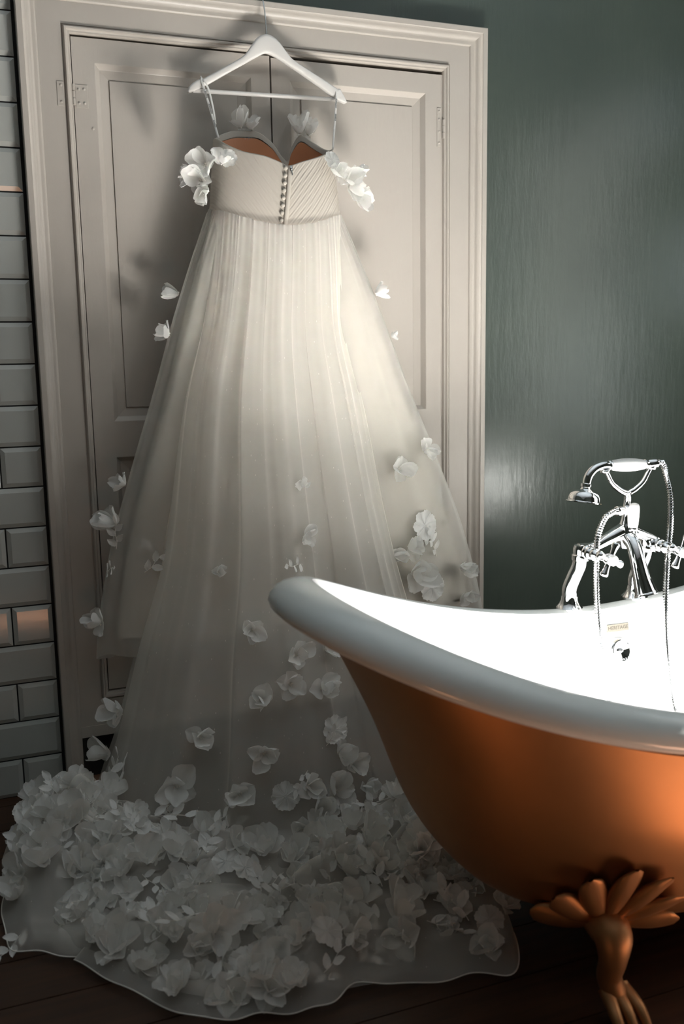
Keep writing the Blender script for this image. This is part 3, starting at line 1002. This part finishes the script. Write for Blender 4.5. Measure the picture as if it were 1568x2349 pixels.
zk = [0, .10, .19, .40, .65, 1.035, 1.24, 1.40, 1.50]
xlk = [.205, .240, .276, .339, .420, .488, .545, .575, .588]
xrk = [1.27, 1.215, 1.175, 1.108, 1.043, .975, .935, .932, .928]
OUT_U = [0, .06, .13, .22, .30, .37, .44, .53, .64, .74, .80, .88, .95, 1.0]
OUT = [(.085, -.085), (.035, -.20), (-.020, -.44), (.006, -.70), (.095, -.825), (.19, -.945), (.31, -1.055), (.45, -1.095), (.62, -1.10), (.82, -1.135), (.912, -1.02), (.885, -.78), (1.08, -.40), (1.26, -.15)]
def train(u, v, fold=1.0, seed=0.0, lift=0.0, reach=1.0):
    """back of the skirt: v 0..0.62 hangs from the waist to the floor, 0.62..1 pools out on the floor"""
    u = np.asarray(u, float); v = np.asarray(v, float)
    u, v = np.broadcast_arrays(u, v)
    VH = .62
    th_ = np.clip(v / VH, 0, 1)
    zw = waist_z(-np.cos(PI * u) * .95) + .004
    zfloor = .030
    z = zw + (zfloor - zw) * th_
    z = z + lift * 0
    xl = pchip(zk, xlk, np.clip(z, 0, 1.5)); xr = pchip(zk, xrk, np.clip(z, 0, 1.5))
    x = xl + (xr - xl) * (1 - np.cos(PI * (.12 * np.sin(2 * PI * u) * 0 + u))) / 2 * (1) if False else xl + (xr - xl) * (.55 * (1 - np.cos(PI * u)) / 2 + .45 * u)
    ye = -.104 - .020 * th_
    ym = -.176 - .29 * th_ ** 1.7
    y = ye + (ym - ye) * np.sin(PI * u) ** .75
    # folds: small gathers at the waist that merge into broad soft folds, some doubled over
    span = (xr - xl)
    rf = random.Random(int(seed * 100) + 5)
    edge_f = np.sin(PI * np.clip(u, .0, 1.0)) ** .35
    dx, dy = 0.0, 0.0
    uk = .025
    while uk < .985:
        wk = rf.uniform(.010, .030)
        dr_ = rf.uniform(-.35, .35) * wk
        q = (u - uk - dr_ * th_) / (wk * (1 + .5 * th_))
        ee = np.exp(-q * q)
        ak = rf.uniform(.10, .60) * wk / .03
        dy = dy + ak * (.008 + .060 * th_ ** 1.15) * ee
        bk = rf.choice([.4, .8, 1.2, 1.65, 1.9]) * wk
        dx = dx - bk * span * q * ee
        uk += wk * rf.uniform(1.5, 2.6)
    w3 = np.sin(2 * PI * 40 * u + 2 * seed + 2.5 * np.sin(7 * u)) * np.exp(-7 * th_)
    slow = np.sin(2 * PI * (3.1 * u) + seed) * .020 * th_ + np.sin(2 * PI * 6.3 * u + 2 * seed + .8) * .010 * th_
    y = y - fold * edge_f * (dy + .0011 * w3 + slow) + lift * (-.012 - .034 * th_)
    x = x + fold * edge_f * dx
    # the pool on the floor
    s = np.clip((v - VH) / (1 - VH), 0, 1) * reach
    ox = pchip(OUT_U, [p[0] for p in OUT], u); oy = pchip(OUT_U, [p[1] for p in OUT], u)
    wob = .014 * np.sin(2 * PI * 3.7 * u + seed) + .012 * np.sin(2 * PI * 7.3 * u + 2 * seed + 2 * np.sin(9 * u)) + .005 * np.sin(2 * PI * 17 * u)
    ox = ox + wob * np.where(u < .3, 1, 0) * .8; oy = oy + wob
    px = x + (ox - x) * s
    py = y + (oy - y) * s
    cr = .5 + .5 * np.sin(2 * PI * (3.7 * u + 1.1 * s) + seed + 1.9 * np.sin(5 * s + 7 * u))
    cr2 = .5 + .5 * np.sin(2 * PI * (2.3 * s - 3 * u) + 1.3 * seed + 2.2 * np.sin(9 * u + 2 * s))
    cr3 = .5 + .5 * np.sin(2 * PI * (2.1 * s + 9 * u) + 2.3 * seed + 1.5 * np.sin(13 * s))
    hump = (.014 + .045 * cr * cr2 + .018 * cr3 * cr) * np.sin(PI * np.clip(s * .92 + .08, 0, 1)) ** .7
    mound = .075 * np.exp(-((u - .10) / .09) ** 2) * np.sin(PI * np.clip(s, 0, 1)) ** .8
    roll = .014 * np.exp(-((s - .90) / .06) ** 2) * cr2
    pz = np.where(s > 0, zfloor * (1 - s) + .004 + hump + mound + roll + lift * .012, z)
    st = np.clip(s * 12, 0, 1)
    pz = z * (1 - st) + pz * st
    pz = np.maximum(pz, .003 + .003 * lift)
    return np.stack([px, py, pz], -1)
def train_layer(name, m, fold, seed, lift, reach, nu=520, nv=200):
    u = np.linspace(0, 1, nu)
    v = np.linspace(0, 1, nv)
    U, V = np.meshgrid(u, v)
    P_ = train(U, V, fold, seed, lift, reach)
    uv = np.stack([U * 2.2, V * 2.2], -1).reshape(-1, 2)
    return MB().grid(P_).build(name, m, dress, uv=uv), P_
_, PT1 = train_layer('inner_tulle', TULLE2, .6, 2.0, 0.0, .95, 420, 170)
_, PT2 = train_layer('outer_tulle', TULLE, 1.0, 0.0, 1.0, 1.0)
hem = MB().tube([tuple(p + np.array([0, 0, .001])) for p in PT2[-1][::2]], .0013, 6, True)
hem.build('hem_cord', THREAD, dress)

# ---- flowers --------------------------------------------------------------
def petal_grid(seed, n=7, mrows=7, wide=.46, curl=.40, cup=.30, wave=.06):
    r = random.Random(seed)
    p1, p2 = r.uniform(0, 6), r.uniform(0, 6)
    notch = r.uniform(0, .10)
    P_ = []
    for j in range(mrows):
        b = j / (mrows - 1)
        w = wide * (math.sin(PI * min(.985, .06 + .80 * b ** .85)) ** .75) if b < .999 else wide * .48
        row = []
        for i in range(n):
            a = -1 + 2 * i / (n - 1)
            yy = b * (1 - .16 * b * a * a - notch * math.exp(-(a / .25) ** 2) * b ** 4)
            zz = curl * b ** 1.7 + cup * a * a * (.3 + .7 * math.sin(PI * b)) + wave * b * math.sin(2.6 * a * 2 + p1) + wave * .6 * b * math.sin(6 * b + p2)
            row.append((a * w, yy, zz))
        P_.append(row)
    return np.array(P_)
PETALS = []
for k in range(6):
    g = petal_grid(k, curl=(.30, .55, .75, .15, .45, .95)[k], cup=(.25, .45, .5, .2, .6, .4)[k], wide=(.46, .42, .50, .48, .40, .44)[k], wave=.07)
    PETALS.append(g)
def mesh_of(name, g, m):
    o_ = MB().grid(g)
    me = bpy.data.meshes.new(name)
    me.from_pydata(o_.v, [], o_.f)
    me.polygons.foreach_set('use_smooth', [True] * len(me.polygons))
    me.materials.append(m)
    me.update()
    return me
PMESH = [mesh_of('petal', g, PETALM) for g in PETALS]
def petal_xf(k, n, tilt, size, twist, jit):
    a = 2 * PI * k / n + twist
    return Matrix.Rotation(a, 4, 'Z') @ Matrix.Rotation(tilt, 4, 'X') @ Matrix.Rotation(jit, 4, 'Y') @ Matrix.Diagonal((size, size, size, 1))
def flower_mesh(seed):
    r = random.Random(seed * 31 + 5)
    mb = MB()
    n = r.choice([5, 5, 6])
    for ring, (cnt, tl, sz) in enumerate(((n, .12, 1.0), (2, .70, .72))):
        for k in range(cnt):
            g = PETALS[r.randrange(6)]
            M_ = petal_xf(k, cnt, tl + r.uniform(-.25, .35), sz * r.uniform(.8, 1.1), ring * .5 + r.uniform(-.2, .2), r.uniform(-.3, .3))
            P_ = np.array([[tuple(M_ @ Vector(p)) for p in row] for row in g])
            mb.grid(P_)
    me = bpy.data.meshes.new('fabric_flower')
    me.from_pydata(mb.v, [], mb.f)
    me.polygons.foreach_set('use_smooth', [True] * len(me.polygons))
    me.materials.append(PETALM)
    me.update()
    return me
FMESH = [flower_mesh(k) for k in range(8)]
# flower heart: a small knot of stitched thread
hb = MB()
for k in range(9):
    a = k * 2.4
    rr = .03 + .018 * k
    hb.lathe([(0, -.05), (.045, -.02), (.05, .02), (0, .07)], (rr * math.cos(a), rr * math.sin(a), .06), (math.cos(a) * .5, math.sin(a) * .5, 1), 6)
HEART = bpy.data.meshes.new('fabric_flower_heart')
HEART.from_pydata(hb.v, [], hb.f)
HEART.materials.append(THREAD)
HEART.update()
def leaf_grid(seed, serr=.06):
    r = random.Random(seed)
    P_ = []
    bend = r.uniform(-.2, .25)
    for j in range(11):
        b = j / 10
        w = .27 * math.sin(PI * min(1, b ** .85)) ** .8 + (serr * .35 if j % 2 else 0) * (0 < j < 10)
        row = []
        for a in (-1, -.5, 0, .5, 1):
            row.append((a * w + bend * b * b * .5, b, .10 * abs(a) * math.sin(PI * b) + .18 * b * b + .04 * math.sin(5 * b + 3 * a)))
        P_.append(row)
    return np.array(P_)
LMESH = [mesh_of('leaf', leaf_grid(k), LEAFM) for k in range(4)]
# flat scalloped lace motif
def lace_mesh():
    mb = MB()
    rows_ = []
    n = 72
    for q in np.linspace(0, 1, 8):
        row = []
        for k in range(n):
            a = 2 * PI * k / n
            rad_ = (.86 + .14 * abs(math.sin(a * 3.5)) ** .6) * (1 + .03 * math.sin(a * 24))
            row.append((q * rad_ * math.cos(a), q * rad_ * math.sin(a), .05 * math.sin(q * 6) + .05 * q * math.cos(7 * a) + .10 * q * q))
        rows_.append(row)
    mb.grid(np.array(rows_), False, True)
    for k in range(7):
        a = 2 * PI * k / 7 + .2
        mb.tube([(.1 * math.cos(a), .1 * math.sin(a), .06), (.5 * math.cos(a + .12), .5 * math.sin(a + .12), .10), (.88 * math.cos(a), .88 * math.sin(a), .15)], .022, 5)
    me = bpy.data.meshes.new('lace_motif')
    me.from_pydata(mb.v, [], mb.f)
    me.polygons.foreach_set('use_smooth', [True] * len(me.polygons))
    me.materials.append(LEAFM)
    me.update()
    return me
LACE = lace_mesh()

def put(name, me, M_, parent):
    o_ = bpy.data.objects.new(name, me)
    COL.objects.link(o_)
    o_.parent = parent
    if parent is dress:
        o_.matrix_parent_inverse = Matrix.Translation(-Vector(dress.location))
    o_.matrix_basis = M_
    return o_
def frame_at(p, nrm, rot=0.0, size=1.0):
    z_ = Vector(nrm).normalized()
    x_ = Vector((1, 0, 0)) - z_ * z_.x
    x_.normalize()
    y_ = z_.cross(x_)
    M_ = Matrix((x_, y_, z_)).transposed().to_4x4()
    M_.translation = Vector(p)
    return M_ @ Matrix.Rotation(rot, 4, 'Z') @ Matrix.Diagonal((size, size, size, 1))
def big_flower(p, nrm, size, rot=0.0, n=5, open_=.55, seed=0):
    r = random.Random(seed * 17 + 3)
    f = put('fabric_flower', HEART, frame_at(p, nrm, rot, size), dress)
    for k in range(n):
        put('petal', PMESH[r.randrange(6)], petal_xf(k, n, open_ + r.uniform(-.35, .45), r.uniform(.82, 1.12), r.uniform(-.25, .25), r.uniform(-.3, .3)), f)
    return f
def small_flower(p, nrm, size, rot, k):
    return put('fabric_flower', FMESH[k % len(FMESH)], frame_at(p, nrm, rot, size), dress)
def sprig(p, nrm, size, rot, n=5, seed=0):
    r = random.Random(seed * 13 + 1)
    mb = MB()
    st = catmull([(0, 0, .02), (.05, .5, .06), (-.06, 1.1, .05), (.04, 1.6, .09)], 5)
    mb.tube(st, .022, 5)
    me = bpy.data.meshes.new('leaf_sprig')
    me.from_pydata(mb.v, [], mb.f)
    me.materials.append(THREAD)
    me.update()
    s = put('leaf_sprig', me, frame_at(p, nrm, rot, size), dress)
    for k in range(n):
        b = .25 + 1.35 * k / max(1, n - 1)
        q = st[min(len(st) - 1, int(b / 1.6 * (len(st) - 1)))]
        sd = 1 if k % 2 else -1
        an = -sd * r.uniform(.6, 1.1) if k < n - 1 else 0
        M_ = Matrix.Translation(q) @ Matrix.Rotation(an, 4, 'Z') @ Matrix.Rotation(r.uniform(.0, .45), 4, 'X') @ Matrix.Diagonal((.75, .75, .75, 1))
        put('leaf', LMESH[r.randrange(4)], M_, s)
    return s
def lace(p, nrm, size, rot):
    return put('lace_motif', LACE, frame_at(p, nrm, rot, size), dress)

def surf(u, v):
    """point and outward normal on the outer tulle"""
    e = .004
    P_ = [Vector(train(a, b, 1.0, 0.0, 1.0, 1.0).reshape(3)) for a, b in ((u, v), (min(u + e, 1), v), (max(u - e, 0), v), (u, min(v + e, 1)), (u, max(v - e, 0)))]
    n_ = (P_[1] - P_[2]).cross(P_[3] - P_[4])
    if n_.length < 1e-9:
        n_ = Vector((0, -1, 0))
    n_.normalize()
    if n_.dot(Vector((0, -1, .8))) < 0:
        n_ = -n_
    return P_[0] + n_ * .004, n_
def tube_surf(u, z):
    e = .004
    P_ = [Vector(front_skirt(np.array(a), np.array(b), 1.0, .014, 2.3).reshape(3)) for a, b in ((u, z), (u + e, z), (u - e, z), (u, z + e), (u, z - e))]
    n_ = (P_[1] - P_[2]).cross(P_[3] - P_[4])
    n_.normalize()
    c = Vector((.79, -.11, z))
    if n_.dot(P_[0] - c) < 0:
        n_ = -n_
    return P_[0] + n_ * .003, n_

# FLOWERS-TABLE: layer (B = outer tulle, A = front tulle), kind (F flower, S leaf sprig, L lace motif), place on the cloth, size, turn
PLACED = [
    ('B','F',0.3476,0.4231,0.0669,1.49), ('B','F',0.3634,0.4915,0.0692,3.42), ('B','F',0.2389,0.5319,0.0776,2.32),
    ('B','F',0.3662,0.5417,0.0716,3.79), ('B','F',0.3333,0.5779,0.0783,3.93), ('B','F',0.1917,0.5738,0.0887,0.41),
    ('B','L',0.4134,0.5821,0.0632,0.08), ('B','F',0.5064,0.3324,0.0506,5.26), ('B','S',0.4921,0.3603,0.0657,1.63),
    ('B','F',0.5122,0.2780,0.0398,1.47), ('B','F',0.2403,0.3687,0.0395,6.25), ('B','F',0.4578,0.4482,0.0649,2.95),
    ('B','F',0.4421,0.4761,0.0713,5.25), ('B','F',0.5393,0.4510,0.0666,2.99), ('B','F',0.5093,0.4887,0.0729,4.01),
    ('B','L',0.5207,0.5319,0.0667,0.95), ('B','F',0.5222,0.5556,0.0647,3.99), ('B','S',0.5007,0.5445,0.0774,5.45),
    ('B','F',0.5722,0.5975,0.0617,3.29), ('B','F',0.5021,0.5891,0.0846,4.66), ('B','F',0.4564,0.5752,0.0654,4.22),
    ('B','F',0.4678,0.6003,0.0724,0.40), ('B','F',0.4392,0.6128,0.0655,4.76), ('B','F',0.5021,0.7146,0.0794,3.71),
    ('B','S',0.6152,0.7035,0.0756,1.89), ('B','S',0.6338,0.7356,0.0849,0.19), ('B','F',0.5866,0.7621,0.0870,5.44),
    ('B','F',0.5565,0.5724,0.0634,2.97), ('B','F',0.6481,0.7132,0.0647,4.51), ('B','F',0.6681,0.8165,0.0599,5.52),
    ('B','F',0.0000,0.5263,0.0756,4.48), ('B','F',0.0000,0.5724,0.0719,5.78), ('B','S',0.0443,0.5570,0.1097,2.48),
    ('B','S',0.0172,0.5933,0.0830,5.03), ('B','F',0.2189,0.7272,0.0424,2.79), ('B','L',0.2346,0.6965,0.0670,5.88),
    ('B','F',0.2775,0.8165,0.0808,5.52), ('B','S',0.1974,0.6030,0.0668,0.61), ('B','L',0.3648,0.7495,0.0629,0.85),
    ('B','F',0.3276,0.7481,0.0574,1.36), ('B','F',0.1230,0.8806,0.0724,6.06), ('B','F',0.1488,0.8081,0.0968,2.74),
    ('B','F',0.1903,0.7872,0.0841,3.94), ('B','F',0.1946,0.8332,0.0621,1.89), ('B','F',0.1688,0.8834,0.0664,3.19),
    ('B','S',0.4592,0.5598,0.0653,2.42), ('B','F',0.4464,0.7174,0.0717,2.20), ('B','S',0.2904,0.8430,0.0697,3.67),
    ('A','F',0.9822,1.2989,0.0504,3.67), ('A','F',0.0067,1.1973,0.0566,5.68), ('A','F',0.9911,0.8268,0.0568,4.28),
    ('A','S',0.0979,0.8076,0.0401,5.83), ('A','F',0.0000,0.7253,0.0750,5.38), ('A','S',0.0278,0.6677,0.0792,6.22),
    ('A','S',0.0022,0.6100,0.0708,4.22), ('A','F',0.0122,0.4811,0.0645,1.02), ('A','S',0.0945,0.6073,0.0855,5.40),
    ('A','F',0.0957,0.6677,0.0560,6.06), ('A','F',0.4650,1.3016,0.0481,5.68), ('A','F',0.4638,1.1891,0.0266,3.57),
    ('A','F',0.4305,0.8790,0.0587,4.48), ('A','F',0.3626,0.8296,0.0646,1.33), ('A','F',0.4205,0.7308,0.0619,5.22),
    ('A','L',0.3782,0.6649,0.0808,3.60), ('A','S',0.3982,0.6430,0.0794,1.79), ('A','S',0.3871,0.5716,0.0821,0.40),
    ('A','F',0.4271,0.5332,0.0685,5.36), ('A','F',0.4238,0.4481,0.0589,6.22), ('A','F',0.3504,0.6073,0.0680,0.56),
    ('A','F',0.3504,0.5305,0.0931,5.03), ('A','L',0.3693,0.4865,0.0771,2.58), ('A','F',0.3304,0.5936,0.0601,0.95),
    ('A','F',0.4194,0.6649,0.0499,1.85),
]
for k, (layer, kind, a, b, w, rot) in enumerate(PLACED):
    p, n_ = surf(a, b) if layer == 'B' else tube_surf(a, b)
    if layer == 'B' and a < .01:
        n_ = (n_ + Vector((-1.2, 0, 0))).normalized()
    if kind == 'F':
        big_flower(p, n_, w * .70, rot, 4 if w < .056 else 5, .40, k)
    elif kind == 'S':
        sprig(p, n_, w * .50, rot, 5 if w > .06 else 3, k)
    else:
        lace(p, n_, w * .55, rot)
# shoulder garlands and flowers on the front neckline
for k, (p, n_, w) in enumerate([((.564, -.158, 1.603), (-.5, -1, .3), .040), ((.551, -.160, 1.567), (-.7, -1, -.1), .040), ((.600, -.172, 1.606), (0, -1, .5), .034),
        ((.557, -.155, 1.540), (-.5, -1, -.5), .036), ((.540, -.120, 1.585), (-1, -.4, 0), .036),
        ((.899, -.160, 1.598), (.3, -1, .4), .034), ((.945, -.140, 1.570), (.6, -1, 0), .042), ((.965, -.120, 1.606), (.8, -.6, .5), .034), ((.972, -.120, 1.552), (.8, -.7, -.4), .040), ((.926, -.150, 1.590), (.4, -1, .3), .034),
        ((.688, -.036, 1.722), (-.2, -.5, 1), .034), ((.714, -.036, 1.720), (.2, -.4, 1), .030), ((.848, -.036, 1.720), (-.2, -.5, 1), .036), ((.872, -.036, 1.715), (.3, -.5, 1), .032)]):
    big_flower(p, n_, w * 1.18, k * 1.3, 4, .40, 100 + k)
lace((.615, -.1745, 1.618), (-.3, -1, .3), .024, .4)
lace((.889, -.166, 1.630), (.3, -1, .3), .024, .9)
for k, x in enumerate((.700, .861)):
    lace((x, -.030, 1.712), (0, -1, .25), .020, k)
# the train, thick with petals
rs = random.Random(42)
pts = []
tries = 0
while len(pts) < 190 and tries < 6000:
    tries += 1
    u = rs.uniform(.04, .84)
    v = .64 + .335 * rs.random() ** .8
    p, n_ = surf(u, v)
    if all((p - q).length > .036 for q in pts):
        pts.append(p)
        nn = (n_ * .5 + Vector((rs.uniform(-.6, .6), rs.uniform(-.9, .1), .75))).normalized()
        if rs.random() < .45:
            p = p - Vector((0, 0, .016))
        kind = rs.random()
        if kind < .66:
            small_flower(p, nn, rs.uniform(.036, .054), rs.uniform(0, 6.3), rs.randrange(8))
        elif kind < .93:
            sprig(p + Vector((0, 0, .008)), nn, rs.uniform(.034, .050), rs.uniform(0, 6.3), rs.choice([4, 5]), 300 + tries)
        else:
            lace(p + Vector((0, 0, .006)), nn, rs.uniform(.030, .036), rs.uniform(0, 6.3))
